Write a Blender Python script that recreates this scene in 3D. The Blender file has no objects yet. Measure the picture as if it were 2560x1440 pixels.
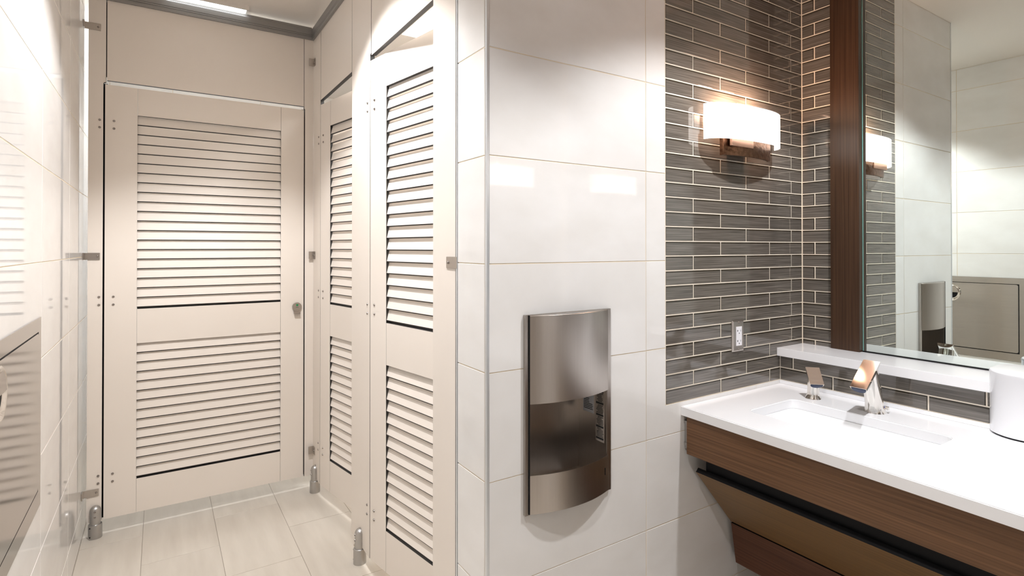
import bpy, bmesh, math, random
from mathutils import Matrix, Vector
random.seed(7)
C = bpy.context.scene
COL = C.collection
PI = math.pi

# ------------------------------------------------------------------ camera
CAM_H = 1.42
cd = bpy.data.cameras.new('camera'); cam = bpy.data.objects.new('camera', cd); COL.objects.link(cam)
cd.sensor_width = 36.0; cd.lens = 36.0*1368.17/2560; cd.shift_y = -110.25/2560
cd.clip_start = .02; cd.clip_end = 60
cam.location = (0, 0, CAM_H)
cam.rotation_euler = (PI/2+.006, 0, -.5717)
C.camera = cam

# ------------------------------------------------------------------ world, lights, exposure
w = bpy.data.worlds.new('world'); C.world = w; w.use_nodes = True
w.node_tree.nodes['Background'].inputs[0].default_value = (1, .9, .8, 1)
w.node_tree.nodes['Background'].inputs[1].default_value = .15
vs = C.view_settings
vs.view_transform = 'Standard'; vs.look = 'None'; vs.gamma = 1; vs.use_curve_mapping = False
vs.exposure = 1.1
WARM = (1, .60, .40); NEUT = (.985, .985, 1); COOL = (.93, .97, 1)
CEIL = 2.754
def spot(x, y, power, col=NEUT, size=112, blend=.35, r=.05):
    l = bpy.data.lights.new('downlight_lamp', 'SPOT'); l.energy = power; l.color = col
    l.spot_size = math.radians(size); l.spot_blend = blend; l.shadow_soft_size = r
    o = bpy.data.objects.new('downlight_lamp', l); COL.objects.link(o); o.location = (x, y, CEIL-.012)
    return o
def area(x, y, sx, sy, power, col, z=CEIL-.03):
    l = bpy.data.lights.new('panel_lamp', 'AREA'); l.shape = 'RECTANGLE'; l.size = sx; l.size_y = sy; l.energy = power; l.color = col
    o = bpy.data.objects.new('panel_lamp', l); COL.objects.link(o); o.location = (x, y, z)
    return o
DOWNLIGHTS = [(1.62, .50, 67), (.20, .52, 40), (.28, 2.08, 76)]
for i, (x, y, p) in enumerate(DOWNLIGHTS): spot(x, y, p, r=.035)
area(.21, 3.62, .36, .2, 8, COOL)          # back stall panel
area(1.50, 2.95, .5, .5, 9, NEUT)         # side stalls
area(1.50, 1.95, .5, .5, 8, NEUT)
def sconce_lamp(x, y, z, p):
    l = bpy.data.lights.new('sconce_bulb', 'POINT'); l.energy = p; l.color = WARM; l.shadow_soft_size = .025
    o = bpy.data.objects.new('sconce_bulb', l); COL.objects.link(o); o.location = (x, y, z)

# ------------------------------------------------------------------ materials
def M(name, col, rough=.5, metal=0, spec=.5, coat=0, emit=None, es=0):
    m = bpy.data.materials.new(name); m.use_nodes = True
    b = m.node_tree.nodes['Principled BSDF']
    b.inputs['Base Color'].default_value = (*col, 1); b.inputs['Roughness'].default_value = rough
    b.inputs['Metallic'].default_value = metal; b.inputs['Specular IOR Level'].default_value = spec
    b.inputs['Coat Weight'].default_value = coat
    if emit: b.inputs['Emission Color'].default_value = (*emit, 1); b.inputs['Emission Strength'].default_value = es
    return m
def noisecol(m, a, b_, scale, detail=3, lo=.3, hi=.7, coord='Object', rnd=0, bump=0, dist=.001, rough=None):
    """base colour mixes a and b_ by a stretched noise; rnd offsets the pattern per object"""
    nt = m.node_tree; N = nt.nodes; L = nt.links; p = N['Principled BSDF']
    tc = N.new('ShaderNodeTexCoord'); mp = N.new('ShaderNodeMapping'); mp.inputs['Scale'].default_value = scale
    L.new(tc.outputs[coord], mp.inputs['Vector']); src = mp.outputs[0]
    if rnd:
        oi = N.new('ShaderNodeObjectInfo'); mu = N.new('ShaderNodeMath'); mu.operation = 'MULTIPLY'; mu.inputs[1].default_value = 37
        L.new(oi.outputs['Random'], mu.inputs[0])
        va = N.new('ShaderNodeVectorMath'); va.operation = 'ADD'; L.new(src, va.inputs[0]); L.new(mu.outputs[0], va.inputs[1]); src = va.outputs[0]
    n = N.new('ShaderNodeTexNoise'); n.inputs['Scale'].default_value = 1; n.inputs['Detail'].default_value = detail
    L.new(src, n.inputs['Vector'])
    r = N.new('ShaderNodeValToRGB'); r.color_ramp.elements[0].position = lo; r.color_ramp.elements[1].position = hi
    r.color_ramp.elements[0].color = (*a, 1); r.color_ramp.elements[1].color = (*b_, 1)
    L.new(n.outputs['Fac'], r.inputs[0]); out = r.outputs[0]
    if rnd:
        hs = N.new('ShaderNodeHueSaturation'); mr = N.new('ShaderNodeMapRange')
        mr.inputs['To Min'].default_value = 1-rnd; mr.inputs['To Max'].default_value = 1+rnd
        L.new(oi.outputs['Random'], mr.inputs[0]); L.new(mr.outputs[0], hs.inputs['Value']); L.new(out, hs.inputs['Color']); out = hs.outputs[0]
    L.new(out, p.inputs['Base Color'])
    if bump:
        bu = N.new('ShaderNodeBump'); bu.inputs['Strength'].default_value = bump; bu.inputs['Distance'].default_value = dist
        L.new(n.outputs['Fac'], bu.inputs['Height']); L.new(bu.outputs[0], p.inputs['Normal'])
    if rough:
        mr2 = N.new('ShaderNodeMapRange'); mr2.inputs['To Min'].default_value = rough[0]; mr2.inputs['To Max'].default_value = rough[1]
        L.new(n.outputs['Fac'], mr2.inputs[0]); L.new(mr2.outputs[0], p.inputs['Roughness'])
    return m
m_tile = noisecol(M('white_glazed_tile', (.8, .78, .76), .04, spec=.6), (.735, .72, .70), (.79, .782, .772), (5, 9, 5), 6, .3, .7, rnd=.012)
m_grout = M('beige_grout', (.70, .60, .46), .9)
m_gglass = noisecol(M('taupe_glass_tile', (.1, .09, .08), .06, spec=.6, coat=.5), (.075, .066, .056), (.215, .192, .168), (6, 330, 6), 3, .30, .80, rnd=.13)
m_gedge = M('dark_glass_tile_edge', (.035, .028, .018), .08, spec=.6)
m_ggrout = M('cream_grout', (.84, .76, .64), .85)
m_floor = noisecol(M('travertine_look_floor_tile', (.6, .55, .48), .32, spec=.4), (.52, .47, .405), (.60, .55, .48), (22, 3, 4), 7, .25, .75, rnd=.03)
m_fgrout = M('floor_grout', (.34, .30, .25), .9)
m_paint = M('white_ceiling_paint', (.72, .675, .625), .8)
m_panel = noisecol(M('beige_stall_laminate', (.7, .62, .54), .42, spec=.35), (.77, .705, .64), (.785, .722, .658), (3, 3, 3), 4)
m_core = M('black_laminate_core', (.028, .026, .025), .5)
m_alu = M('satin_aluminium', (.50, .49, .48), .36, 1)
m_rail = M('matt_grey_rail_aluminium', (.30, .29, .28), .5, .5)
m_trim = M('bright_edge_trim', (.70, .73, .76), .28, .7)
m_steel = noisecol(M('brushed_stainless', (.5, .46, .43), .28, 1), (.50, .46, .425), (.52, .48, .445), (200, 200, 6), 2)
m_steelh = noisecol(M('brushed_stainless_horizontal', (.5, .47, .44), .2, 1), (.47, .445, .42), (.49, .465, .44), (6, 6, 200), 2)
m_steelh.node_tree.nodes['Principled BSDF'].inputs['Roughness'].default_value = .12
m_chrome = M('chrome', (.80, .77, .73), .09, 1)
m_screw = M('steel_screw', (.35, .32, .30), .25, 1)
m_black = M('black_plastic', (.006, .006, .007), .6, spec=.2)
m_white = M('white_solid_surface', (.86, .865, .885), .14, spec=.5)
m_porc = M('white_porcelain', (.86, .87, .88), .06, spec=.5)
m_can = M('white_enamel', (.84, .85, .88), .12, spec=.5, coat=.4)
m_rec = M('white_receptacle_plastic', (.88, .87, .90), .3)
def wood(name, axis, dark, light):
    m = M(name, light, .32, spec=.35)
    s = {'z': (170, 170, 2.2), 'y': (170, 2.2, 170)}[axis]
    return noisecol(m, dark, light, s, 6, .25, .75, bump=.08, dist=.0006)
m_woodz = wood('dark_walnut_vertical_grain', 'z', (.030, .0145, .0075), (.080, .041, .022))
m_woody = wood('walnut_horizontal_grain', 'y', (.075, .034, .014), (.185, .092, .042))
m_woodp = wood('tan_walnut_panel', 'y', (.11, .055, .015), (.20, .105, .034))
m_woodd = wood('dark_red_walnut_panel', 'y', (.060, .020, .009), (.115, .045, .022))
m_mirror = M('silvered_mirror', (.80, .875, .85), .0, 1)
m_gedgeT = M('green_glass_edge', (.25, .60, .54), .15, spec=.7)
m_bronze = noisecol(M('hammered_bronze', (.2, .1, .06), .32, 1), (.13, .065, .038), (.24, .13, .08), (70, 70, 70), 2, bump=.5, dist=.003)
m_copper = M('plain_copper', (.55, .34, .25), .35, .6)
m_label = M('white_printed_label', (.75, .75, .78), .5)
m_print = M('black_label_print', (.03, .03, .03), .6)
m_green = M('green_vacant_indicator', (.0, .22, .07), .4)
m_red = M('red_hot_mark', (.65, .03, .02), .4); m_blue = M('blue_cold_mark', (.02, .1, .6), .4)
m_shade = M('glowing_linen_shade', (.9, .86, .8), .7, emit=(1, .93, .86), es=1.3)
m_led = M('downlight_lens', (.9, .9, .9), .4, emit=(.9, .96, 1), es=6)

# ------------------------------------------------------------------ mesh helpers
def nb(): return bmesh.new()
def box(bm, x0, x1, y0, y1, z0, z1, bev=0, seg=2, mi=0, core=None, thick=None):
    """box; core/thick: side faces (not along axis `thick`) get material index core"""
    if x1 < x0: x0, x1 = x1, x0
    if y1 < y0: y0, y1 = y1, y0
    if z1 < z0: z0, z1 = z1, z0
    r = bmesh.ops.create_cube(bm, size=1)
    for v in r['verts']:
        v.co = Vector(((x0+x1)/2+v.co.x*(x1-x0), (y0+y1)/2+v.co.y*(y1-y0), (z0+z1)/2+v.co.z*(z1-z0)))
    fs = list({f for v in r['verts'] for f in v.link_faces})
    for f in fs:
        f.normal_update(); f.material_index = mi
        if core is not None and abs(f.normal['xyz'.index(thick)]) < .5: f.material_index = core
    if bev:
        es = list({e for v in r['verts'] for e in v.link_edges})
        bmesh.ops.bevel(bm, geom=es, offset=bev, segments=seg, profile=.7, affect='EDGES')
    return bm
def cyl(bm, base, axis, r0, r1, h, n=24, cap=True):
    q = Vector((0, 0, 1)).rotation_difference(Vector(axis).normalized()).to_matrix().to_4x4()
    mt = Matrix.Translation(Vector(base)) @ q @ Matrix.Translation((0, 0, h/2))
    bmesh.ops.create_cone(bm, cap_ends=cap, segments=n, radius1=r0, radius2=r1, depth=h, matrix=mt)
    return bm
def lathe(bm, base, axis, prof, n=24):
    """prof: list of (r, h) along axis"""
    q = Vector((0, 0, 1)).rotation_difference(Vector(axis).normalized()).to_matrix()
    rings = []
    for r, h in prof:
        rings.append([bm.verts.new(Vector(base)+q @ Vector((r*math.cos(2*PI*i/n), r*math.sin(2*PI*i/n), h))) for i in range(n)])
    for a, b in zip(rings, rings[1:]):
        for i in range(n): bm.faces.new((a[i], a[(i+1) % n], b[(i+1) % n], b[i]))
    bm.faces.new(rings[0][::-1]); bm.faces.new(rings[-1])
    return bm
def prism(bm, poly, fn, d0, d1, core=None):
    """poly 2-D points extruded between depth d0 and d1; fn(u,v,d)->xyz"""
    a = [bm.verts.new(fn(u, v, d0)) for u, v in poly]; b = [bm.verts.new(fn(u, v, d1)) for u, v in poly]
    f = [bm.faces.new(a[::-1]), bm.faces.new(b)]
    n = len(a)
    for i in range(n):
        s = bm.faces.new((a[i], a[(i+1) % n], b[(i+1) % n], b[i]))
        if core is not None: s.material_index = core
    bmesh.ops.recalc_face_normals(bm, faces=bm.faces[:])
    return bm
def loft(bm, rings, cap=True, closed=True):
    vs_ = [[bm.verts.new(p) for p in r] for r in rings]; n = len(rings[0])
    for a, b in zip(vs_, vs_[1:]):
        for i in range(n if closed else n-1): bm.faces.new((a[i], a[(i+1) % n], b[(i+1) % n], b[i]))
    if cap: bm.faces.new(vs_[0][::-1]); bm.faces.new(vs_[-1])
    bmesh.ops.recalc_face_normals(bm, faces=bm.faces[:])
    return bm
def rrect(x0, x1, y0, y1, r, n=8):
    pts = []
    for cx, cy, a0 in ((x1-r, y1-r, 0), (x0+r, y1-r, 90), (x0+r, y0+r, 180), (x1-r, y0+r, 270)):
        for i in range(n+1):
            a = math.radians(a0+90*i/n); pts.append((cx+r*math.cos(a), cy+r*math.sin(a)))
    return pts
ROOT = {}
def obj(name, bm, mats, parent=None, smooth=False, local=False, label=None):
    me = bpy.data.meshes.new(name)
    mat = ROOT.get(parent.name) if parent else None
    if mat is not None and not local: bm.transform(mat.inverted())
    bm.to_mesh(me); bm.free()
    for m in (mats if isinstance(mats, (list, tuple)) else [mats]): me.materials.append(m)
    if smooth:
        for p in me.polygons: p.use_smooth = True
        try: me.set_sharp_from_angle(angle=math.radians(38))
        except Exception: pass
    o = bpy.data.objects.new(name, me); COL.objects.link(o)
    if parent: o.parent = parent; ROOT[o.name] = ROOT.get(parent.name, Matrix())
    if label: o['label'] = label
    return o
def thing(name, label, cat, loc=(0, 0, 0), rz=0, group=None):
    o = bpy.data.objects.new(name, None); COL.objects.link(o); o.location = loc; o.rotation_euler = (0, 0, rz)
    o.empty_display_size = .05
    ROOT[o.name] = Matrix.Translation(loc) @ Matrix.Rotation(rz, 4, 'Z')
    o['label'] = label; o['category'] = cat
    if group: o['group'] = group
    return o
def tag(o, label, cat, group=None):
    o['label'] = label; o['category'] = cat
    if group: o['group'] = group
    return o
def struct(name, bm, mats):
    o = obj(name, bm, mats); o['kind'] = 'structure'; return o

# local frame of a wall surface: X along, Y up, Z out of the wall
FR = {'-y': Matrix(((1, 0, 0), (0, 0, -1), (0, 1, 0))), '+x': Matrix(((0, 0, 1), (1, 0, 0), (0, 1, 0))),
      '-x': Matrix(((0, 0, -1), (-1, 0, 0), (0, 1, 0))), '+y': Matrix(((-1, 0, 0), (0, 0, 1), (0, 1, 0))), '+z': Matrix.Identity(3)}
MC = {}
def tile_mesh(w_, h_, t, bev, mats, kind, edge=False):
    k = (round(w_, 4), round(h_, 4), kind)
    if k in MC: return MC[k]
    bm = nb()
    x, y = w_/2, h_/2
    lo = [bm.verts.new((sx*x, sy*y, 0)) for sx, sy in ((-1, -1), (1, -1), (1, 1), (-1, 1))]
    md = [bm.verts.new((sx*x, sy*y, t-bev)) for sx, sy in ((-1, -1), (1, -1), (1, 1), (-1, 1))]
    hi = [bm.verts.new((sx*(x-bev), sy*(y-bev), t)) for sx, sy in ((-1, -1), (1, -1), (1, 1), (-1, 1))]
    for i in range(4):
        j = (i+1) % 4
        f1 = bm.faces.new((lo[i], lo[j], md[j], md[i])); f2 = bm.faces.new((md[i], md[j], hi[j], hi[i]))
        if edge: f1.material_index = 1; f2.material_index = 1
    if edge:      # the thick glass edge shows dark along the top and one end
        e = .0042
        a = bm.verts.new((-x+bev, y-bev-e, t)); b = bm.verts.new((x-bev-e*.5, y-bev-e, t)); c = bm.verts.new((x-bev-e*.5, -y+bev, t))
        bm.faces.new((hi[0], c, b, a))
        g = bm.faces.new((a, b, hi[2], hi[3])); g.material_index = 1
        g = bm.faces.new((c, hi[1], hi[2], b)); g.material_index = 1
    else: bm.faces.new(hi)
    me = bpy.data.meshes.new('tile'); bm.to_mesh(me); bm.free()
    for m in mats: me.materials.append(m)
    MC[k] = me
    return me
def put_tile(parent, face, u0, u1, v0, v1, depth, t=.008, gap=.003, bev=.0009, mats=(m_tile,), kind='w', edge=False, tilt=0, name='tile'):
    """face: wall direction; depth: coordinate of the wall plane behind the tile"""
    w_, h_ = u1-u0-gap, v1-v0-gap
    if w_ < .005 or h_ < .005: return
    me = tile_mesh(w_, h_, t, bev, mats, kind, edge)
    o = bpy.data.objects.new(name, me); COL.objects.link(o); o.parent = parent
    uc, vc = (u0+u1)/2, (v0+v1)/2
    loc = {'-y': (uc, depth, vc), '+y': (uc, depth, vc), '+x': (depth, uc, vc), '-x': (depth, uc, vc), '+z': (uc, vc, depth)}[face]
    R = FR[face].to_4x4()
    if tilt: R = R @ Matrix.Rotation(random.gauss(0, tilt), 4, 'X') @ Matrix.Rotation(random.gauss(0, tilt), 4, 'Y')
    o.matrix_local = Matrix.Translation(loc) @ R
    return o
def cut_tile(parent, u0, u1, v0, v1, depth, hole, t=.008, gap=.003):
    """a tile on a wall that faces -y with a rectangular cut-out, one mesh"""
    u0 += gap/2; u1 -= gap/2; v0 += gap/2; v1 -= gap/2
    hu0, hu1, hv0, hv1 = hole
    us = sorted({u0, u1, *[c for c in (hu0, hu1) if u0 < c < u1]}); vs2 = sorted({v0, v1, *[c for c in (hv0, hv1) if v0 < c < v1]})
    bm = nb(); vv = {}
    def V(u, v): return vv.setdefault((u, v), bm.verts.new((u, depth-t, v)) if (u, v) not in vv else None)
    for a, b in zip(us, us[1:]):
        for c, d in zip(vs2, vs2[1:]):
            if hu0 < (a+b)/2 < hu1 and hv0 < (c+d)/2 < hv1: continue
            bm.faces.new([V(a, c), V(b, c), V(b, d), V(a, d)])
    r = bmesh.ops.extrude_face_region(bm, geom=bm.faces[:])
    for g in r['geom']:
        if isinstance(g, bmesh.types.BMVert): g.co.y = depth
    bmesh.ops.recalc_face_normals(bm, faces=bm.faces[:])
    obj('tile', bm, m_tile, parent)

T = .305; ZJ = [.1525-.305+T*k for k in range(0, 12)]        # horizontal joints, one at 1.3725
ZJ = [z for z in ZJ if z > .05]; ZROWS = [0]+ZJ
ZROWS = [z for z in ZROWS if z < CEIL-.02]+[CEIL]
XA, XP, YB, XM, YS = -.315, .766, 1.32, 2.36, 3.37

# ------------------------------------------------------------------ structure
bm = nb(); box(bm, -.60, 2.75, -1.75, 5.25, -.12, -.0012); floor = struct('floor', bm, m_fgrout)
for i in range(-1, 9):
    x0 = -.0665+.3105*(i-1); x1 = x0+.3105
    x0c, x1c = max(x0, XA), min(x1, 2.70)
    off = 2.65 if i % 2 == 0 else 2.955
    k0 = off-.61*8
    for k in range(0, 14):
        y0 = k0+.61*k; y1 = y0+.61
        y0c, y1c = max(y0, -1.7), min(y1, 5.2)
        if y1c-y0c > .02 and x1c-x0c > .02:
            put_tile(floor, '+z', x0c, x1c, y0c, y1c, -.0085, t=.0085, gap=.0025, bev=.0006, mats=(m_floor,), kind='f')
bm = nb(); box(bm, -.60, 2.75, -1.75, 5.25, CEIL, CEIL+.12); struct('ceiling', bm, m_paint)
# left wall
bm = nb(); box(bm, XA-.20, XA-.0012, -1.75, 5.25, 0, CEIL); wl = struct('wall_left', bm, m_grout)
ys = [1.6475+.6235*k for k in range(-6, 7)]; ys = [-1.7]+[y for y in ys if -1.6 < y < 5.15]+[5.2]
for a, b in zip(ys, ys[1:]):
    for c, d in zip(ZROWS, ZROWS[1:]): put_tile(wl, '+x', a, b, c, d, XA-.0085, t=.0085, gap=.0032)
# far wall
bm = nb(); box(bm, -.60, 2.75, 5.0012, 5.2, 0, CEIL); wf = struct('wall_far', bm, m_grout)
xs = [XA]+[.08+.625*k for k in range(0, 5)]+[2.70]
for a, b in zip(xs, xs[1:]):
    for c, d in zip(ZROWS, ZROWS[1:]): put_tile(wf, '-y', a, b, c, d, 5.0085, t=.0085)
# wall behind the camera
bm = nb(); box(bm, -.60, 2.75, -1.75, -1.62, 0, CEIL); struct('wall_near', bm, m_paint)
# middle wall (dryer wall): backing with niche for the dryer
NX0, NX1, NZ0, NZ1 = .905, 1.205, .66, 1.21
W0, W1 = YB+.0085, 1.492; WG = YB+.0014
bm = nb()
box(bm, XP+.0012, NX0, WG, W1, 0, CEIL); box(bm, NX1, 2.55, WG, W1, 0, CEIL)
box(bm, NX0, NX1, WG, W1, 0, NZ0); box(bm, NX0, NX1, WG, W1, NZ1, CEIL); box(bm, NX0, NX1, 1.462, W1, NZ0, NZ1)
wm = struct('wall_middle', bm, m_grout)
GX0, GZ0, GP = 1.488, .868, .05212
for (a, b) in ((.7725, 1.3915), (1.3915, 2.0165), (2.0165, 2.36)):
    for c, d in zip(ZROWS, ZROWS[1:]):
        if a < 1: 
            if c < NZ1+.02 and d > NZ0-.02: cut_tile(wm, a, b, c, d, W0, (NX0-.003, NX1+.003, NZ0-.003, NZ1+.003), t=.0085)
            else: put_tile(wm, '-y', a, b, c, d, W0, t=.0085)
        elif a < 2:
            if c > GZ0: put_tile(wm, '-y', a, GX0, c, d, W0, t=.0085)
            elif d > GZ0: cut_tile(wm, a, b, c, d, W0, (GX0-.0015, 9, GZ0-.0015, 9), t=.0085)
            else: put_tile(wm, '-y', a, b, c, d, W0, t=.0085)
        else: put_tile(wm, '-y', a, b, c, min(d, GZ0), W0, t=.0085)
for c, d in zip(ZROWS, ZROWS[1:]): put_tile(wm, '-x', YB+.012, 1.4985, c, d, XP+.0085-.0002, t=.0085)
GM = (m_gglass, m_gedge)
def glass_rows(parent, face, depth, edgesA, edgesB, k0=0, k1=37, z0=GZ0):
    for k in range(k0, k1):
        e = edgesB if k % 2 == 0 else edgesA
        a, b = z0+GP*k, min(z0+GP*(k+1), CEIL)
        if b-a < .012: continue
        for u, v in zip(e, e[1:]):
            put_tile(parent, face, u, v, a, b, depth, t=.0085, gap=.0042, bev=.0011, mats=GM, kind='g', edge=True, tilt=.0008)
# white filler below the glass backing is recessed in grout colour: cream pad
bm = nb(); box(bm, GX0, 2.36, YB+.0011, YB+.0016, GZ0, CEIL); obj('grout_bed', bm, m_ggrout, wm)
glass_rows(wm, '-y', W0, [GX0, 1.636, 1.9525, 2.269, 2.3505], [GX0, 1.793, 2.1095, 2.3505])
# right wall
bm = nb(); box(bm, 2.3685, 2.55, -.55, YB+.0085, 0, CEIL); wr = struct('wall_right', bm, m_ggrout)
bm = nb(); box(bm, 2.3512, 2.3685, 1.082, YB+.0012, 0, CEIL); obj('grout_bed', bm, m_ggrout, wr)
glass_rows(wr, '-x', 2.3585, [1.085, 1.3195], [1.085, 1.2645, 1.3195], 2, 37)
# lower furred part of the right wall under the ledge
bm = nb(); box(bm, 2.1812, 2.3585, .625, YB, .80, .970); wlow = struct('wall_right_lower', bm, m_ggrout)
glass_rows(wlow, '-x', 2.1885, [.629, .640, .953, 1.2635, 1.3195], [.629, .795, 1.106, 1.3195], 0, 2)
bm = nb(); box(bm, 2.1770, 2.1803, .632, YB-.0006, .8535, .8675, .0005); obj('caulk_strip', bm, m_white, wlow)
bm = nb(); box(bm, 2.1812, 2.3585, -.40, .279, .80, .970); obj('grout_bed', bm, m_ggrout, wlow)
glass_rows(wlow, '-x', 2.1885, [-.399, -.300, .0125, .278], [-.399, -.142, .170, .278], 0, 2)
bm = nb(); box(bm, 2.1770, 2.1803, -.399, .279, .8535, .8675, .0005); obj('caulk_strip', bm, m_white, wlow)
# near end wall of the vanity alcove, out of frame
bm = nb(); box(bm, .95, 2.36, -.55, -.4012, 0, CEIL); wn = struct('wall_near_alcove', bm, m_grout)
for (a, b) in ((.95, 1.488),):
    for c, d in zip(ZROWS, ZROWS[1:]): put_tile(wn, '+y', a, b, c, d, -.4085, t=.0085)
bm = nb(); box(bm, 1.4895, 2.356, -.4085, -.400, .868, CEIL); obj('glass_tiling', bm, m_gglass, wn)
# stall right wall
bm = nb(); box(bm, 2.40, 2.60, 1.492, 5.25, 0, CEIL); struct('wall_stall_right', bm, m_paint)
# edge trims
bm = nb(); box(bm, XP-.0015, XP+.0075, YB-.0015, YB+.0085, 0, CEIL, .0012); struct('trim_1', bm, m_trim)
bm = nb(); box(bm, XP-.002, XP+.010, 1.4985, 1.507, 0, CEIL, .001); struct('trim_2', bm, m_trim)

# ------------------------------------------------------------------ ceiling fixtures
def downlight(x, y, label):
    t = thing('downlight', label, 'ceiling light', (x, y, CEIL), group='recessed downlights')
    bm = nb(); lathe(bm, (x, y, CEIL-.004), (0, 0, 1), [(.062, 0), (.085, 0), (.085, .004), (.062, .004)], 32); obj('trim_ring', bm, m_paint, t, True)
    bm = nb(); cyl(bm, (x, y, CEIL-.003), (0, 0, 1), .06, .06, .002, 32); obj('lens', bm, m_led, t)
downlight(DOWNLIGHTS[0][0], DOWNLIGHTS[0][1], 'round recessed downlight in the ceiling above the vanity')
downlight(DOWNLIGHTS[1][0], DOWNLIGHTS[1][1], 'round recessed downlight in the ceiling above the changing station')
downlight(DOWNLIGHTS[2][0], DOWNLIGHTS[2][1], 'round recessed downlight in the ceiling before the ajar stall doors')
def ceil_panel(x, y, sx, sy, label):
    t = thing('ceiling_panel_light', label, 'ceiling light', (x, y, CEIL))
    bm = nb(); f = .012
    for a, b, c, d in ((x-sx/2-f, x+sx/2+f, y-sy/2-f, y-sy/2), (x-sx/2-f, x+sx/2+f, y+sy/2, y+sy/2+f), (x-sx/2-f, x-sx/2, y-sy/2, y+sy/2), (x+sx/2, x+sx/2+f, y-sy/2, y+sy/2)):
        box(bm, a, b, c, d, CEIL-.022, CEIL)
    obj('frame', bm, m_paint, t)
    bm = nb(); box(bm, x-sx/2, x+sx/2, y-sy/2, y+sy/2, CEIL-.016, CEIL); obj('diffuser', bm, m_led, t)
ceil_panel(.21, 3.53, .38, .38, 'glaring square ceiling light above the rail over the closed stall door')
ceil_panel(1.50, 2.95, .5, .5, 'square ceiling light inside the middle stall behind the ajar door')
ceil_panel(1.50, 1.95, .5, .5, 'square ceiling light inside the nearest stall')

# ------------------------------------------------------------------ stall partitions
TH = .02
PM = [m_panel, m_core]
def fy(u, v, d): return (u, YS+d, v)
def fx(u, v, d): return (XP+d, u, v)
def screw(bm, p, n, r=.0058):
    lathe(bm, p, n, [(r, 0), (r, .0012), (r*.8, .0032), (r*.3, .0042)], 14)
def scr(parent, p, n, r=.0058):
    bm = nb(); screw(bm, p, n, r); return obj('screw', bm, m_screw, parent, True)
def foot(parent, x, y, n):
    """cast floor shoe: wide cup and domed post; n points into the room"""
    f = None
    bm = nb(); lathe(bm, (x, y, 0), (0, 0, 1), [(.0285, 0), (.0285, .062), (.0275, .0665), (.0245, .068)], 32)
    f = obj('floor_shoe', bm, m_alu, parent, True)
    bm = nb(); pr = [(.0225, .06), (.0225, .132)]+[(.0225*math.cos(a), .132+.0225*math.sin(a)) for a in [math.radians(q) for q in (15, 30, 45, 60, 75, 86)]]
    lathe(bm, (x, y, 0), (0, 0, 1), pr, 32); obj('post', bm, m_alu, f, True)
    for z in (.105, .130):
        bm = nb(); screw(bm, (x+n[0]*.0215, y+n[1]*.0215, z), n, .0048); obj('screw', bm, m_screw, f, True)
    for z in (.012, .056):
        bm = nb(); s = Vector((n[0]+n[1]*.9, n[1]-n[0]*.9, 0)).normalized(); screw(bm, (x+s.x*.028, y+s.y*.028, z), s, .003); obj('screw', bm, m_black, f, True)
RB = 2.647   # rail bottom
def pil(label, loc): return thing('stall_pilaster', label, 'partition', loc)
# back, next to the left wall (notched for the header)
p = pil('narrow beige pilaster beside the glossy left wall, left of the closed louvred door', (-.262, YS, 0))
bm = nb(); prism(bm, [(-.297, .073), (-.238, .073), (-.238, 2.232), (-.2355, 2.237), (-.2275, 2.239), (-.2275, RB), (-.297, RB)], fy, 0, TH, 1); obj('panel', bm, PM, p)
foot(p, -.262, YS-.006, (0, -1, 0))
for z in (2.049, 2.012, 1.174, 1.135, .295, .258): scr(p, (-.252, YS, z), (0, -1, 0))
for z in (2.505, 1.375, .216):
    bm = nb(); box(bm, XA+.0005, -.249, YS-.004, YS, z-.017, z+.017, .0008); box(bm, XA+.0005, XA+.0045, YS-.034, YS, z-.017, z+.017, .0008)
    b = obj('wall_bracket', bm, m_steel, p); bm = nb(); screw(bm, (-.259, YS-.004, z), (0, -1, 0), .005); obj('screw', bm, m_screw, b, True)
bm = nb(); box(bm, -.246, -.221, YS+TH+.0045, YS+TH+.010, .077, 2.236); obj('gap_blocker', bm, m_black, p)  # black strip added behind the hinge gap to block stall light
# back, corner
p = pil('narrow beige pilaster right of the closed door, facing the room at the inner corner', (.742, YS, 0))
bm = nb(); prism(bm, [(.717, .073), (.7655, .073), (.7655, RB), (.713, RB), (.713, 2.235), (.717, 2.232)], fy, 0, TH, 1); obj('panel', bm, PM, p)
bm = nb(); box(bm, .703, .722, YS+TH+.0045, YS+TH+.010, .077, 2.236); obj('gap_blocker', bm, m_black, p)  # same added light blocker behind the latch-side gap
# side, corner
p = pil('beige corner pilaster standing on a domed metal shoe, hinging the middle door', (XP, 3.28, 0))
bm = nb(); prism(bm, [(3.203, .077), (3.3695, .077), (3.3695, RB), (3.200, RB), (3.200, 2.262), (3.203, 2.257)][::-1], fx, 0, TH, 1); obj('panel', bm, PM, p)
foot(p, XP-.004, 3.300, (-1, 0, 0))
for z in (2.052, 2.014, 1.172, 1.134, .300, .262): scr(p, (XP, 3.240, z), (-1, 0, 0))
for z in (2.511, 1.373, .227):
    bm = nb(); box(bm, XP-.003, XP, 3.318, 3.352, z-.022, z+.022, .0007); box(bm, XP-.03, XP, 3.350, 3.354, z-.022, z+.022, .0007)
    b = obj('corner_bracket', bm, m_steel, p); bm = nb(); screw(bm, (XP-.003, 3.334, z), (-1, 0, 0), .005); obj('screw', bm, m_screw, b, True)
# side, middle
p = pil('wide beige pilaster between the two ajar doors, on a domed metal shoe', (XP, 2.46, 0))
bm = nb(); prism(bm, [(2.329, .075), (2.595, .075), (2.595, 2.262), (2.598, RB), (2.3165, RB), (2.3165, 2.262), (2.329, 2.255)][::-1], fx, 0, TH, 1); obj('panel', bm, PM, p)
foot(p, XP-.004, 2.452, (-1, 0, 0))
for z in (2.053, 2.016, 1.170, 1.130, .293, .254): scr(p, (XP, 2.362, z), (-1, 0, 0))
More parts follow.
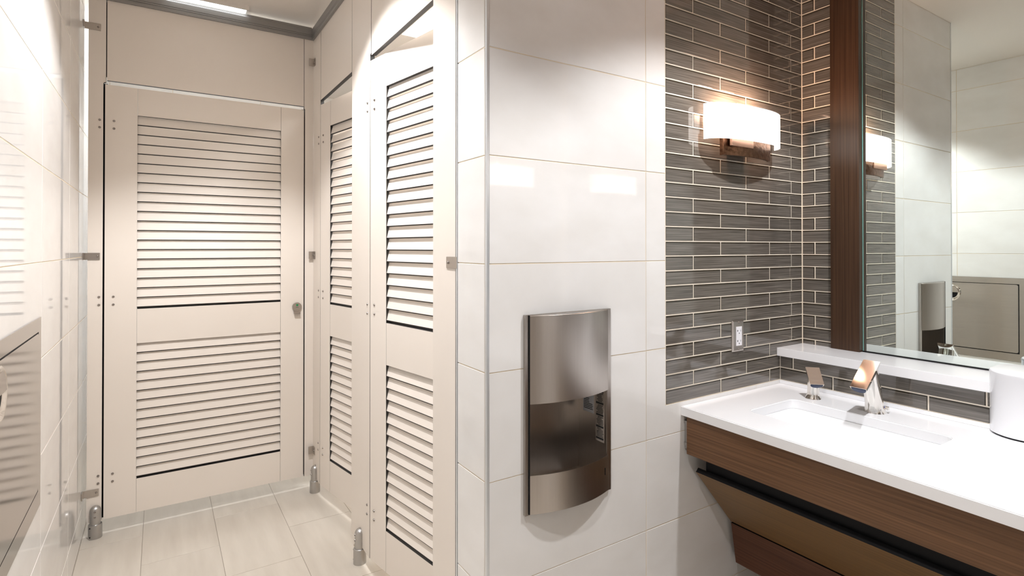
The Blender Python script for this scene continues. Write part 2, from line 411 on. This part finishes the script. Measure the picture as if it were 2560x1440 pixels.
# side, near
p = pil('beige end pilaster between the nearest ajar door and the white tiled wall end', (XP, 1.60, 0))
bm = nb(); prism(bm, [(1.513, .075), (1.677, .075), (1.677, RB), (1.513, RB)][::-1], fx, 0, TH, 1); obj('panel', bm, PM, p)
foot(p, XP-.004, 1.595, (-1, 0, 0))
for z in (2.505, 1.372, .216):
    bm = nb(); box(bm, XP-.003, XP, 1.500, 1.572, z-.018, z+.018, .0007); b = obj('wall_bracket', bm, m_steel, p)
    bm = nb(); screw(bm, (XP-.003, 1.558, z), (-1, 0, 0), .005); obj('screw', bm, m_screw, b, True)
# header panels
def header(label, bm, loc, js, zz=2.27):
    t = thing('header_panel', label, 'partition', loc); obj('panel', bm, PM, t)
    for j in js:
        b2 = nb()
        if j[0] == 'x': box(b2, j[1]-.009, j[1]+.009, YS+TH+.0005, YS+TH+.004, zz, RB-.002)
        else: box(b2, XP+TH+.0005, XP+TH+.004, j[1]-.009, j[1]+.009, zz, RB-.002)
        obj('joint_blocker', b2, m_black, t)  # black strip added behind the joint so no light leaks through
    return t
bm = nb(); prism(bm, [(-.2235, 2.249), (.7105, 2.249), (.7105, RB), (-.2235, RB)], fy, 0, TH, 1)
header('wide beige header panel above the closed louvred door', bm, (.24, YS, 2.249), (('x', -.2255), ('x', .712)))
bm = nb(); prism(bm, [(2.600, 2.255), (3.196, 2.255), (3.196, RB), (2.600, RB)][::-1], fx, 0, TH, 1)
header('beige header panel above the middle ajar door, under the side rail', bm, (XP, 2.9, 2.255), (('y', 2.599), ('y', 3.198)))
bm = nb(); prism(bm, [(1.679, 2.249), (2.3115, 2.249), (2.3115, RB), (1.679, RB)][::-1], fx, 0, TH, 1)
header('brightly lit beige header panel above the nearest ajar door', bm, (XP, 2.0, 2.249), (('y', 1.678), ('y', 2.314)))
# head rails: grooved aluminium extrusion
prof = [(-.012, RB), (.030, RB), (.030, 2.720), (-.008, 2.720), (-.008, 2.708), (-.012, 2.704), (-.012, 2.676), (-.0095, 2.6745), (-.012, 2.673), (-.012, 2.6665), (-.0095, 2.665), (-.012, 2.6635)]
bm = nb(); prism(bm, prof, lambda u, v, d: (d, YS+u, v), XA+.001, XP-.012); tag(obj('head_rail', bm, m_rail), 'grey metal head rail over the closed door, from left wall to inner corner', 'rail')
bm = nb(); prism(bm, prof, lambda u, v, d: (XP+u, d, v), 1.508, YS+.0285); tag(obj('head_rail', bm, m_rail), 'grey metal head rail running over the two ajar doors', 'rail')
# dividing panels inside
def divider(label, x0, x1, y0, y1, thick):
    bm = nb(); box(bm, x0, x1, y0, y1, .30, 2.10, core=1, thick=thick)
    tag(obj('stall_divider', bm, PM), label, 'partition')
divider('beige dividing panel behind the wide pilaster between the ajar stalls', XP+TH+.004, 2.395, 2.45, 2.47, 'y')
divider('beige dividing panel between the closed stall and the middle stall', XP+TH+.004, 2.395, 3.40, 3.42, 'y')

def louvre_door(label, loc, rz, W, sl, sr, hinge_z, latch=False):
    """local frame: X from the hinge edge, -Y is the front"""
    t = thing('louvred_door', label, 'door', loc, rz)
    z0, z1, z2, z3, z4, z5 = .077, .247, .932, 1.106, 2.090, 2.228
    def P(name, bm, mats, par=t, sm=False, lab=None): return obj(name, bm, mats, par, sm, True, lab)
    g = .0012
    bm = nb(); box(bm, 0, sl-g, 0, .024, z0, z5, core=1, thick='y'); P('stile', bm, PM)
    bm = nb(); box(bm, W-sr+g, W, 0, .024, z0, z5, core=1, thick='y'); P('stile', bm, PM)
    for a, b, nm in ((z0, z1, 'bottom_rail'), (z2, z3, 'middle_rail'), (z4, z5, 'top_rail')):
        bm = nb(); box(bm, sl, W-sr, 0, .024, a, b, core=1, thick='y'); P(nm, bm, PM)
    bm = nb(); box(bm, sl, W-sr, .0165, .0236, z3, z3+.012); P('blocking_lip', bm, m_core); bm = nb(); box(bm, sl, W-sr, .0165, .0236, z1, z1+.012); P('blocking_lip', bm, m_core)  # dark lips added to stop light leaking over the rails
    me = None
    for lo, hi, n in ((z3, z4, 20), (z1, z2, 14)):
        pt = (hi-lo-.009)/n
        for k in range(n):
            zb = lo+.008+pt*k
            if me is None:
                bm = nb(); a0 = (.0015, 0); a1 = (.0150, pt+.0022); th = .0058
                f_ = .0042/pt; sec = [(a0[0]+.0035, -.0006), (a0[0]+(a1[0]-a0[0])*f_, .0042), a1, (a1[0]+th, a1[1]), (a0[0]+th+.0015, -.0006)]
                A = [bm.verts.new((sl-.003, y, z)) for y, z in sec]; B = [bm.verts.new((W-sr+.003, y, z)) for y, z in sec]
                fs = [bm.faces.new(A), bm.faces.new(B[::-1])]
                for i in range(5):
                    f = bm.faces.new((A[i], B[i], B[(i+1) % 5], A[(i+1) % 5]))
                    if i in (0, 2, 4): f.material_index = 1
                for f in fs: f.material_index = 1
                bmesh.ops.recalc_face_normals(bm, faces=bm.faces[:])
                me = bpy.data.meshes.new('slat'); bm.to_mesh(me); bm.free(); [me.materials.append(m) for m in PM]
            o = bpy.data.objects.new('slat', me); COL.objects.link(o); o.parent = t; o.location = (0, 0, zb)
    for z in hinge_z:
        bm = nb(); screw(bm, (.036, 0, z), (0, -1, 0)); P('screw', bm, m_screw, sm=True)
    if latch:
        cx, cz = .904, 1.072
        bm = nb(); lathe(bm, (cx, 0, cz), (0, -1, 0), [(.0255, 0), (.0255, .010), (.0235, .0125), (.0225, .0125)], 32)
        o = P('latch', bm, m_steel, sm=True)
        bm = nb(); prism(bm, [(-.0065, .016), (.0065, .016), (.0045, .0055), (-.0045, .0055)], lambda u, v, d: (cx+u, d, cz+v), -.0135, -.012); P('vacant_indicator', bm, m_green, o)
        bm = nb()
        for i in range(4): box(bm, cx-.0065+i*.0036, cx-.0045+i*.0036, -.0131, -.0124, cz-.003, cz+.001)
        P('engraved_lettering', bm, m_print, o)
        bm = nb(); box(bm, cx-.017, cx+.017, -.010, 0, cz-.036, cz-.02, .001); box(bm, cx-.017, cx+.017, -.022, 0, cz-.041, cz-.036, .001); P('pull_tab', bm, m_steel, o)
    return t
HZ = (2.050, 2.012, 1.173, 1.134, .294, .256)
louvre_door('closed beige louvred stall door facing the room, round metal latch at its right edge', (-.2305, YS, 0), 0, .9415, .134, .127, HZ, True)
louvre_door('narrow ajar louvred door in the middle, seen beside the closed stall door', (XP, 3.199, 0), math.radians(-80), .595, .128, .115, HZ)
louvre_door('nearest ajar louvred door, largest and brightest, beside the tiled wall end', (XP, 2.3235, 0), math.radians(-80), .633, .136, .115, HZ)

# ------------------------------------------------------------------ hand dryer
t = thing('hand_dryer', 'recessed brushed steel hand dryer in the white tiled wall', 'hand dryer', (1.055, YB, .642))
F0, F1, FZ0, FZ1 = .8885, 1.2205, .643, 1.223
bm = nb()   # flange frame around the niche
for a, b, c, d in ((F0, NX0, FZ0, FZ1), (NX1, F1, FZ0, FZ1), (NX0, NX1, FZ0, NZ0), (NX0, NX1, NZ1, FZ1)):
    box(bm, a, b, YB-.010, YB+.0, c, d)
obj('flange', bm, m_steel, t)
bm = nb()   # recessed liner
box(bm, NX0+.0005, NX0+.002, YB-.008, 1.452, NZ0, NZ1); box(bm, NX1-.002, NX1-.0005, YB-.008, 1.452, NZ0, NZ1)
box(bm, NX0+.002, NX1-.002, 1.450, 1.452, NZ0, NZ1); box(bm, NX0+.002, NX1-.002, YB-.008, 1.450, NZ1-.002, NZ1-.0005)
box(bm, NX0+.002, NX1-.002, YB-.008, 1.450, .672, .675)
obj('recess_liner', bm, m_steel, t)
def arc(x0, x1, yb, s, n=24):
    c = (x0+x1)/2; a = (x1-x0)/2; R = (a*a+s*s)/2/s; t0 = math.asin(a/R)
    return [(c+R*math.sin(-t0+2*t0*i/n), yb-(R*math.cos(-t0+2*t0*i/n)-(R-s))) for i in range(n+1)]
CX0, CX1, CY = .903, 1.2075, YB-.012
def bowed(z0, z1, yb, s, back, thick=.0):
    ar = arc(CX0, CX1, yb, s)
    poly = ar+[(CX1, back), (CX0, back)]
    bm = nb(); prism(bm, poly, lambda u, v, d: (u, v, d), z0, z1)
    es = [e for e in bm.edges if abs(e.verts[0].co.z-e.verts[1].co.z) < 1e-5 and max(e.verts[0].co.y, e.verts[1].co.y) < yb+.001]
    bmesh.ops.bevel(bm, geom=es, offset=.0022, segments=3, affect='EDGES')
    return bm
obj('cover', bowed(.963, 1.222, CY, .030, CY+.003), m_steel, t, True)
bm = nb(); box(bm, .8995, CX0-.0002, YB-.0135, YB-.0095, .646, 1.2215); obj('dark_gap_strip', bm, m_black, t)  # black strip stands in for the shaded gap beside the cover
# outlet housing above the cavity, hidden behind the cover
bm = nb(); box(bm, NX0+.004, NX1-.004, YB-.006, 1.445, .985, NZ1-.004); obj('blower_housing', bm, m_black, t)
# bowed tray: an open shell
ar = arc(CX0, CX1, CY, .030); ai = arc(CX0+.003, CX1-.003, CY, .0275)
bm = nb(); poly = ar+ai[::-1]; prism(bm, poly, lambda u, v, d: (u, v, d), .645, .757)
tr = obj('tray', bm, m_steel, t, True)
bm = nb(); poly = ai+[(CX1-.003, YB-.002), (CX0+.003, YB-.002)]; prism(bm, poly, lambda u, v, d: (u, v, d), .672, .675); obj('tray_floor', bm, m_steel, tr, True)
bm = nb(); pp = arc(CX0, CX1, CY, .0303); seg = [pp[22], pp[23]]
x_ = 1.186; yy = CY-.0305*(1-((x_-1.055)/.152)**2)-.0006
bm = nb(); box(bm, x_-.0012, x_+.0012, yy-.0008, yy+.004, .700, .722); obj('status_slot', bm, m_black, tr)
# rating label and instruction strip on the right cheek of the recess
lx = NX1-.002
def sticker(nm, y0, y1, z0, z1, rows, lab, m):
    bm = nb(); box(bm, lx-.0006, lx, y0, y1, z0, z1); o = obj(nm, bm, m, t, label=lab)
    bm = nb()
    for (a, b, c, d) in rows: box(bm, lx-.0010, lx-.0006, a, b, c, d)
    obj('printed_text', bm, m_print, o)
y1_, y0_ = 1.425, 1.372
rows = []
z = .963
for i in range(3): rows.append((y0_+.006+.003*(i % 2), y1_-.006, z-.005, z-.001)); z -= .0075
rows += [(y1_-.020, y1_-.006, .925, .9375), (y0_+.012, y1_-.024, .930, .933)]
z = .919
for i in range(7): rows.append((y0_+(.022 if i < 3 else .004)+.002*(i % 2), y1_-.004, z-.0035, z-.0012)); z -= .0055
sticker('rating_label', y0_, y1_, .872, .975, rows, 'white rating label with a round mark', m_label)
rows = []; z = .955; yb0, yb1 = YB+.002, 1.364
i = 0
while z > .80:
    hh = .0065 if i % 7 == 0 else .0022
    ind = random.uniform(.003, .012) if i % 7 else .003
    rows.append((yb0+ind, yb1-.004-(random.uniform(0, .010) if i % 7 else 0), z-hh, z)); z -= hh+.0026; i += 1
sticker('instruction_label', yb0, yb1, .79, .962, rows, 'tall instruction label with small print', M('aged_printed_label', (.42, .36, .31), .5))

# ------------------------------------------------------------------ outlet
t = thing('wall_outlet', 'steel plate with white double socket on the glass tiling', 'outlet', (1.893, YB, 1.075))
ox0, ox1, oz0, oz1 = 1.856, 1.929, 1.015, 1.137
bm = nb(); prism(bm, [(ox0, oz0), (ox1, oz0), (ox1, oz1), (ox0, oz1)], lambda u, v, d: (u, YB+d, v), -.0022, .0)
i_ = .006
A = [(ox0, -.0022, oz0), (ox1, -.0022, oz0), (ox1, -.0022, oz1), (ox0, -.0022, oz1)]; B = [(ox0+i_, -.0065, oz0+i_), (ox1-i_, -.0065, oz0+i_), (ox1-i_, -.0065, oz1-i_), (ox0+i_, -.0065, oz1-i_)]
loft(bm, [[(x, YB+y, z) for x, y, z in A], [(x, YB+y, z) for x, y, z in B]])
obj('cover_plate', bm, m_steel, t)
rx0, rx1, rz0, rz1 = 1.8755, 1.9105, 1.038, 1.1115
bm = nb(); box(bm, rx0, rx1, YB-.0085, YB-.006, rz0, rz1, .0008); r_ = obj('receptacle', bm, m_rec, t)
for zc in (1.093, 1.0535):
  for q in range(4):
    bm = nb()
    if q == 0: box(bm, 1.8825, 1.8845, YB-.0089, YB-.0084, zc-.001, zc+.007)
    if q == 1: box(bm, 1.9015, 1.903, YB-.0089, YB-.0084, zc-.001, zc+.006)
    if q == 2: box(bm, 1.8805, 1.8865, YB-.0089, YB-.0084, zc+.002, zc+.004)
    if q == 3: cyl(bm, (1.893, YB-.0084, zc-.007), (0, -1, 0), .0023, .0023, .0005, 12)
    obj('socket_slot', bm, m_print, r_)
for z in (1.1275, 1.0235): scr(t, (1.893, YB-.0065, z), (0, -1, 0), .0032)

# ------------------------------------------------------------------ sconces
def sconce(label, ysurf, s, cx):
    """s=+1: wall faces -y; s=-1: wall faces +y"""
    t = thing('wall_sconce', label, 'lamp', (cx, ysurf, 1.85))
    def Y(d): return ysurf-s*d
    a, n = .222, 40
    def cur(a_, d0, sg, e=2.6):
        out = []
        for i in range(n+1):
            th = PI*i/n; c_, s_ = math.cos(th), math.sin(th)
            out.append((cx-a_*math.copysign(abs(c_)**(2/e), c_), Y(d0+sg*abs(s_)**(2/e*1.25))))
        return out
    o_, i2 = cur(a, .024, .074), cur(a-.003, .024, .071)
    bm = nb(); prism(bm, o_+i2[::-1], lambda u, v, d: (u, v, d), 1.814, 1.943); obj('shade', bm, m_shade, t, True)
    # bronze back plate, bowed
    pl = [(cx-.147, Y(.046)), (cx-.146, Y(.053))]+[(cx-.140+.280*i/16, Y(.0545+.018*math.sin(PI*i/16))) for i in range(17)]+[(cx+.146, Y(.053)), (cx+.147, Y(.046))]
    pb = [(x, (y+s*.009)) for x, y in pl]
    bm = nb(); prism(bm, pl+pb[::-1], lambda u, v, d: (u, v, d), 1.760, 1.925); bp = obj('back_plate', bm, m_bronze, t, True)
    bm = nb(); y0, y1 = sorted((Y(.0), Y(.062))); box(bm, cx-.06, cx+.06, y0, y1, 1.80, 1.88, .003); obj('wall_canopy', bm, m_bronze, t)
    y0, y1 = sorted((Y(.066), Y(.0755))); bm = nb(); box(bm, cx-.128, cx+.002, y0, y1, 1.793, 1.86, .001); obj('copper_panel', bm, m_copper, t)  # thin copper panel, paler than the bowed bronze plate
    for dx in (-.07, .07): sconce_lamp(cx+dx, Y(.035), 1.93, SCP)
SCP = 2.0
sconce('lit white linen wall sconce with a bowed bronze back plate on glass tiling', YB, 1, 1.885)
sconce('matching lit wall sconce on the alcove end wall behind the viewer', -.40, -1, 1.885)

# ------------------------------------------------------------------ vanity
ZT = .853
t = thing('vanity_counter', 'white solid surface vanity countertop with an undermounted basin', 'counter', (1.9, .45, .821))
cx0a, cx0b = 1.567, 1.505      # front edge at wall B and at the far end
out = [(cx0a, YB-.0005), (2.1795, YB-.0005), (2.1795, -.3995), (cx0b, -.3995)]
inn = rrect(1.716, 1.994, .660, 1.157, .030, 8)
bm = nb()
vo = [bm.verts.new((x, y, ZT)) for x, y in out]; vi = [bm.verts.new((x, y, ZT)) for x, y in inn]
eo = [bm.edges.new((vo[i], vo[(i+1) % 4])) for i in range(4)]; ei = [bm.edges.new((vi[i], vi[(i+1) % len(vi)])) for i in range(len(vi))]
bmesh.ops.triangle_fill(bm, use_beauty=True, use_dissolve=False, edges=eo+ei)
inside = [f for f in bm.faces if 1.73 < f.calc_center_median().x < 1.98 and .68 < f.calc_center_median().y < 1.13 and all(v in vi for v in f.verts)]
bmesh.ops.delete(bm, geom=inside, context='FACES_ONLY')
r = bmesh.ops.extrude_face_region(bm, geom=bm.faces[:])
for g in r['geom']:
    if isinstance(g, bmesh.types.BMVert): g.co.z = ZT-.032
bmesh.ops.recalc_face_normals(bm, faces=bm.faces[:])
es = [e for e in bm.edges if len(e.link_faces) == 2 and abs(e.calc_face_angle(0)) > .9 and e.verts[0].co.z > ZT-.001 and e.verts[1].co.z > ZT-.001]
bmesh.ops.bevel(bm, geom=es, offset=.0022, segments=3, affect='EDGES')
obj('countertop', bm, m_white, t)
# basin: outer rim under the counter, sloping walls, flat bottom
bm = nb()
rings = []
for (dx, z) in ((-.012, ZT-.0325), (.004, ZT-.033), (.008, ZT-.045), (.016, ZT-.10), (.026, ZT-.125), (.045, ZT-.136)):
    rr = rrect(1.716+dx, 1.994-dx, .660+dx, 1.157-dx, .030-max(0, min(dx, .01)), 8); rings.append([(x, y, z-(0 if dx < .04 else 0)) for x, y in rr])
loft(bm, rings, cap=False)
cv = [v for v in bm.verts if abs(v.co.z-(ZT-.136)) < 1e-6]
cv.sort(key=lambda v: math.atan2(v.co.y-.9075, v.co.x-1.855)); bm.faces.new(cv)
orr = [[(x, y, z) for x, y in rrect(1.716+d, 1.994-d, .660+d, 1.157-d, .030, 8)] for d, z in ((-.012, ZT-.0325), (-.004, ZT-.10), (.03, ZT-.148))]
loft(bm, orr, cap=False); cv = [v for v in bm.verts if abs(v.co.z-(ZT-.148)) < 1e-6]
cv.sort(key=lambda v: math.atan2(v.co.y-.9075, v.co.x-1.855)); bm.faces.new(cv)
bmesh.ops.remove_doubles(bm, verts=bm.verts[:], dist=1e-5)
for f in bm.faces: f.normal_update()
bs = obj('basin', bm, m_porc, t, True)
bm = nb(); lathe(bm, (1.855, .9075, ZT-.1358), (0, 0, 1), [(.022, 0), (.022, .002), (.018, .003)], 24); obj('drain', bm, m_chrome, bs, True)

t = thing('vanity_cabinet', 'walnut vanity apron and sloping access panels hung under the white counter', 'cabinet', (1.75, .45, .22))
EY = 1.306; NY = -.398
bm = nb(); box(bm, 1.580, 1.599, NY, EY, .684, .8195, .0008); obj('apron', bm, m_woody, t)
def slant(nm, p0, p1, th, m, y1=1.296):
    d = Vector((p1[0]-p0[0], p1[1]-p0[1])).normalized(); n_ = Vector((-d.y, d.x))
    if n_.x < 0: n_ = -n_
    poly = [p0, p1, (p1[0]+n_.x*th, p1[1]+n_.y*th), (p0[0]+n_.x*th, p0[1]+n_.y*th)]
    bm = nb(); prism(bm, poly, lambda u, v, dd: (u, dd, v), NY, y1)
    for f in bm.faces:
        if abs(f.normal.y) < .1 and f.normal.z > .5 and f.normal.x < 0: f.material_index = 1  # lit top edge painted black so it sinks into the dark gap
    return obj(nm, bm, [m, m_black], t)
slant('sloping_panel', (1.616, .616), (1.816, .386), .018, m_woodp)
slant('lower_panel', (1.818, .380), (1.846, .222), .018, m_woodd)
bm = nb(); box(bm, 1.640, 1.652, NY, 1.27, .60, .8195); box(bm, 1.60, 2.17, NY, 1.27, .8105, .8205)
# the opening for the basin keeps the deck to a strip
bm.free()
bm = nb(); box(bm, 1.640, 1.652, NY, 1.27, .612, .8195); obj('shade_board', bm, m_black, t)  # black board stands in for the deep shade behind the apron gap
slant('shade_liner', (1.665, .616), (1.846, .41), .006, m_black, 1.285)  # black sheet put in for the darkness behind the sloping panel
bm = nb(); box(bm, 1.8665, 2.1795, NY, 1.294, .222, .240); obj('underside_board', bm, m_woodd, t)
bm = nb(); box(bm, 1.601, 1.612, 1.296, 1.3195, .700, .80); box(bm, 1.582, 1.598, 1.3065, 1.3195, .790, .80); box(bm, 1.582, 1.598, 1.3065, 1.3195, .712, .722); box(bm, 1.586, 1.590, 1.3065, 1.3195, .700, .80); obj('mounting_angle', bm, m_alu, t)

# ledge
bm = nb(); box(bm, 2.157, 2.3535, .622, YB-.0005, .970, 1.0035, .0018); tag(obj('splash_ledge', bm, m_white), 'white shelf ledge under the mirror, above the faucet, left of the canister', 'shelf')
bm = nb(); box(bm, 2.157, 2.3535, -.3995, .284, .970, 1.0035, .0018); tag(obj('splash_ledge', bm, m_white), 'white shelf ledge under the mirror on the far side of the canister', 'shelf')

# mirror and wood frame
t = thing('wall_mirror', 'large frameless mirror standing on the white ledge', 'mirror', (XM, .4, 1.006))
bm = nb(); box(bm, XM-.0003, XM+.0, -.18, 1.0795, 1.006, 2.70); obj('mirror_glass', bm, m_mirror, t)
bm = nb(); box(bm, XM-.0026, XM-.0003, 1.0782, 1.0795, 1.006, 2.70, .0004); obj('polished_edge', bm, m_gedgeT, t)
bm = nb(); box(bm, XM-.006, XM, -.18, 1.0795, 1.0037, 1.0075); obj('bottom_channel', bm, m_black, t)
bm = nb(); box(bm, 2.331, 2.3583, 1.080, 1.190, 1.0037, CEIL-.002, .0006); tag(obj('wood_mirror_frame', bm, m_woodz), 'dark walnut upright board at the left edge of the mirror', 'frame')
bm = nb(); box(bm, 2.331, 2.3583, -.290, -.181, 1.0037, CEIL-.002, .0006); tag(obj('wood_mirror_frame', bm, m_woodz), 'dark walnut upright board at the far right end of the mirror', 'frame')

# ------------------------------------------------------------------ faucet and soap dispenser
def tap(name, label, cat, base, phi, W, L, zb, zt, drop, bw, bl, lean, lever=False):
    """phi: heading of the spout; W head width; L horizontal head length; zb base; zt top of head; drop along the head"""
    t = thing(name, label, cat, (base[0], base[1], zb))
    h = Vector((math.cos(phi), math.sin(phi), 0)); s = Vector((-h.y, h.x, 0)); B = Vector((base[0], base[1], 0))
    top = B+h*lean[0]+Vector((0, 0, zt))                       # rear top edge centre
    tip = top+h*L-Vector((0, 0, drop)); sl = (tip-top).normalized(); nrm = s.cross(sl).normalized()
    if nrm.z < 0: nrm = -nrm
    # head: flat top, rounded belly
    rings = []
    for k, dep in ((0, .30), (.25, .52), (.6, .50), (1, .42)):
        c = top.lerp(tip, k); ring = [c+s*W/2, c-s*W/2]
        m_ = 12
        for i in range(m_+1):
            a = PI*i/m_; ring.append(c-s*(W/2)*math.cos(a)*.985-nrm*(.0025+W*dep*math.sin(a)**.8))
        rings.append([tuple(q) for q in ring])
    bm = nb(); loft(bm, rings); hd = obj('spout_head', bm, m_chrome, t, True)
    # mouth under the tip
    c = tip+sl*.0003; ring = []
    for i in range(13):
        a = PI*i/12; ring.append(tuple(c-s*(W/2-.003)*math.cos(a)-nrm*(.004+(W*.36)*math.sin(a)**.8)))
    bm = nb(); loft(bm, [ring, [tuple(Vector(q)+sl*.0012) for q in ring]]); obj('spout_mouth', bm, M('blue_black_insert', (.02, .035, .09), .25), hd)
    # body column
    rings = []; n = 28
    for k in range(13):
        f = k/12
        flare = .0065*max(0, 1-f*9)
        cz = zb+f*(zt-zb)
        c0 = B+h*(lean[1]+(lean[2]-lean[1])*f); ring = []
        for i in range(n):
            a = 2*PI*i/n; p = c0+h*((bl*(1-.18*f)+flare)*math.cos(a))+s*((bw*(1-.10*f)+flare)*math.sin(a)); p.z = cz
            # clip by the head's sloped top plane
            dz = (p-top).dot(nrm)
            if dz > -.004: p.z -= (dz+.004)/max(nrm.z, .3)
            ring.append(tuple(p))
        rings.append(ring)
    bm = nb(); loft(bm, rings); bd = obj('body', bm, m_chrome, t, True)
    # sensor eye on the front
    ec = B+h*(lean[1]+bl*.95)+Vector((0, 0, zb+(zt-zb)*.33))
    if not lever:
        pts = [tuple(ec+s*u+Vector((0, 0, v))-h*(.0015 if v > 0 else .0005)) for u, v in rrect(-.0065, .0065, -.010, .012, .0062, 5)]
        bm = nb(); loft(bm, [pts, [tuple(Vector(q)+h*.002) for q in pts]]); obj('sensor_eye', bm, m_black, bd)
    if lever:
        lc = B+h*(lean[1]-.012)-s*0+Vector((0, 0, zb+.017)); side = Vector((0, -1, 0))
        bm = nb(); cyl(bm, tuple(lc+side*(bw*.55)), tuple(side+Vector((.12, 0, 0))), .0058, .0058, .022, 20); lv = obj('mixing_knob', bm, m_chrome, t, True)
        e = lc+side*(bw*.55)
        bm = nb(); cyl(bm, tuple(lc+side*(bw*.88)+Vector((-.0055, 0, .003))), (-1, -.3, 0), .0032, .0032, .0012, 14); obj('cold_mark', bm, m_blue, lv)
        bm = nb(); cyl(bm, tuple(lc+side*(bw*.88)+Vector((-.0055, 0, -.002))), (-1, -.3, 0), .0030, .0030, .0012, 14); obj('hot_mark', bm, m_red, lv)
tap('sensor_faucet', 'chrome sensor faucet with a sloping flat spout over the basin', 'faucet', (2.078, .913), PI, .052, .095, ZT, 1.031, .080, .027, .032, (.024, .0, .046), True)
tap('soap_dispenser', 'small chrome soap dispenser left of the faucet on the counter', 'soap dispenser', (2.070, 1.122), PI+.80, .048, .052, ZT, .966, .052, .0215, .023, (-.008, .0, .012))

# ------------------------------------------------------------------ white canister
t = thing('waste_canister', 'white enamelled rounded canister standing on the counter before the mirror', 'container', (2.21, .45, ZT))
rr = rrect(2.104, 2.322, .275, .632, .085, 12)
bm = nb()
def ring(d, z): 
    return [(x, y, z) for x, y in rrect(2.104+d, 2.322-d, .275+d, .632-d, .085-d, 12)]
loft(bm, [ring(.004, ZT+.004), ring(.0, ZT+.006), ring(.0, 1.036), ring(-.001, 1.0375), ring(-.001, 1.0425), ring(.001, 1.045), ring(.006, 1.0455)])
obj('shell', bm, m_can, t, True)
bm = nb(); loft(bm, [ring(.006, ZT), ring(.006, ZT+.0045)]); obj('base_gasket', bm, m_black, t)

# ------------------------------------------------------------------ baby changing station on the left wall
t = thing('changing_station', 'stainless steel fold-down changing station set in the left tiled wall', 'changing station', (XA, 1.75, .613))
Y0, Y1, Z0, Z1 = 1.252, 2.236, .620, 1.203; fw = .042
bm = nb()
for a, b, c, d in ((Y0, Y0+fw, Z0, Z1), (Y1-fw, Y1, Z0, Z1), (Y0+fw, Y1-fw, Z0, Z0+fw+.012), (Y0+fw, Y1-fw, Z1-fw, Z1)):
    box(bm, XA+.0006, XA+.004, a, b, c, d)
obj('flange', bm, m_steelh, t)
bm = nb(); box(bm, XA+.0006, XA+.003, Y0+fw, Y1-fw, Z0+fw+.012, Z1-fw); obj('shadow_gap', bm, m_black, t)
hy, hz, hr = 1.69, 1.082, .058
d0, d1, e0, e1 = Y0+fw+.006, Y1-fw-.006, Z0+fw+.018, Z1-fw-.004
bm = nb()
pts = rrect(d0, d1, e0, e1, .012, 5); hole = [(hy+hr*math.cos(2*PI*i/32), hz+hr*math.sin(2*PI*i/32)) for i in range(32)]
vo = [bm.verts.new((XA+.0050, y, z)) for y, z in pts]; vi = [bm.verts.new((XA+.0050, y, z)) for y, z in hole]
e_ = [bm.edges.new((l[i], l[(i+1) % len(l)])) for l in (vo, vi) for i in range(len(l))]
bmesh.ops.triangle_fill(bm, use_beauty=True, edges=e_)
bmesh.ops.delete(bm, geom=[f for f in bm.faces if all(v in vi for v in f.verts)], context='FACES_ONLY')
r = bmesh.ops.extrude_face_region(bm, geom=bm.faces[:])
for g in r['geom']:
    if isinstance(g, bmesh.types.BMVert): g.co.x = XA+.0032
bmesh.ops.recalc_face_normals(bm, faces=bm.faces[:])
dr = obj('fold_down_panel', bm, m_steelh, t)
bm = nb(); lathe(bm, (XA+.0050, hy, hz), (1, 0, 0), [(.0, -.003), (hr-.016, -.0028), (hr-.006, -.001), (hr-.001, .004), (hr+.004, .0055), (hr+.008, .003), (hr+.008, -.001), (hr-.006, -.0034), (.001, -.0036)], 36); obj('handle_cup', bm, m_chrome, dr, True)
bm = nb(); prism(bm, [(hr*.9*math.cos(a), hr*.9*math.sin(a)) for a in [PI*i/16 for i in range(17)]], lambda u, v, d: (XA+.0050+d, hy+u, hz+v), -.001, .006); obj('handle_flap', bm, m_steel, dr, True)

C.cycles.use_denoising = True
C.cycles.max_bounces = 14; C.cycles.diffuse_bounces = 6; C.cycles.glossy_bounces = 6
C.cycles.sample_clamp_indirect = 8
C.cycles.caustics_reflective = False; C.cycles.caustics_refractive = False
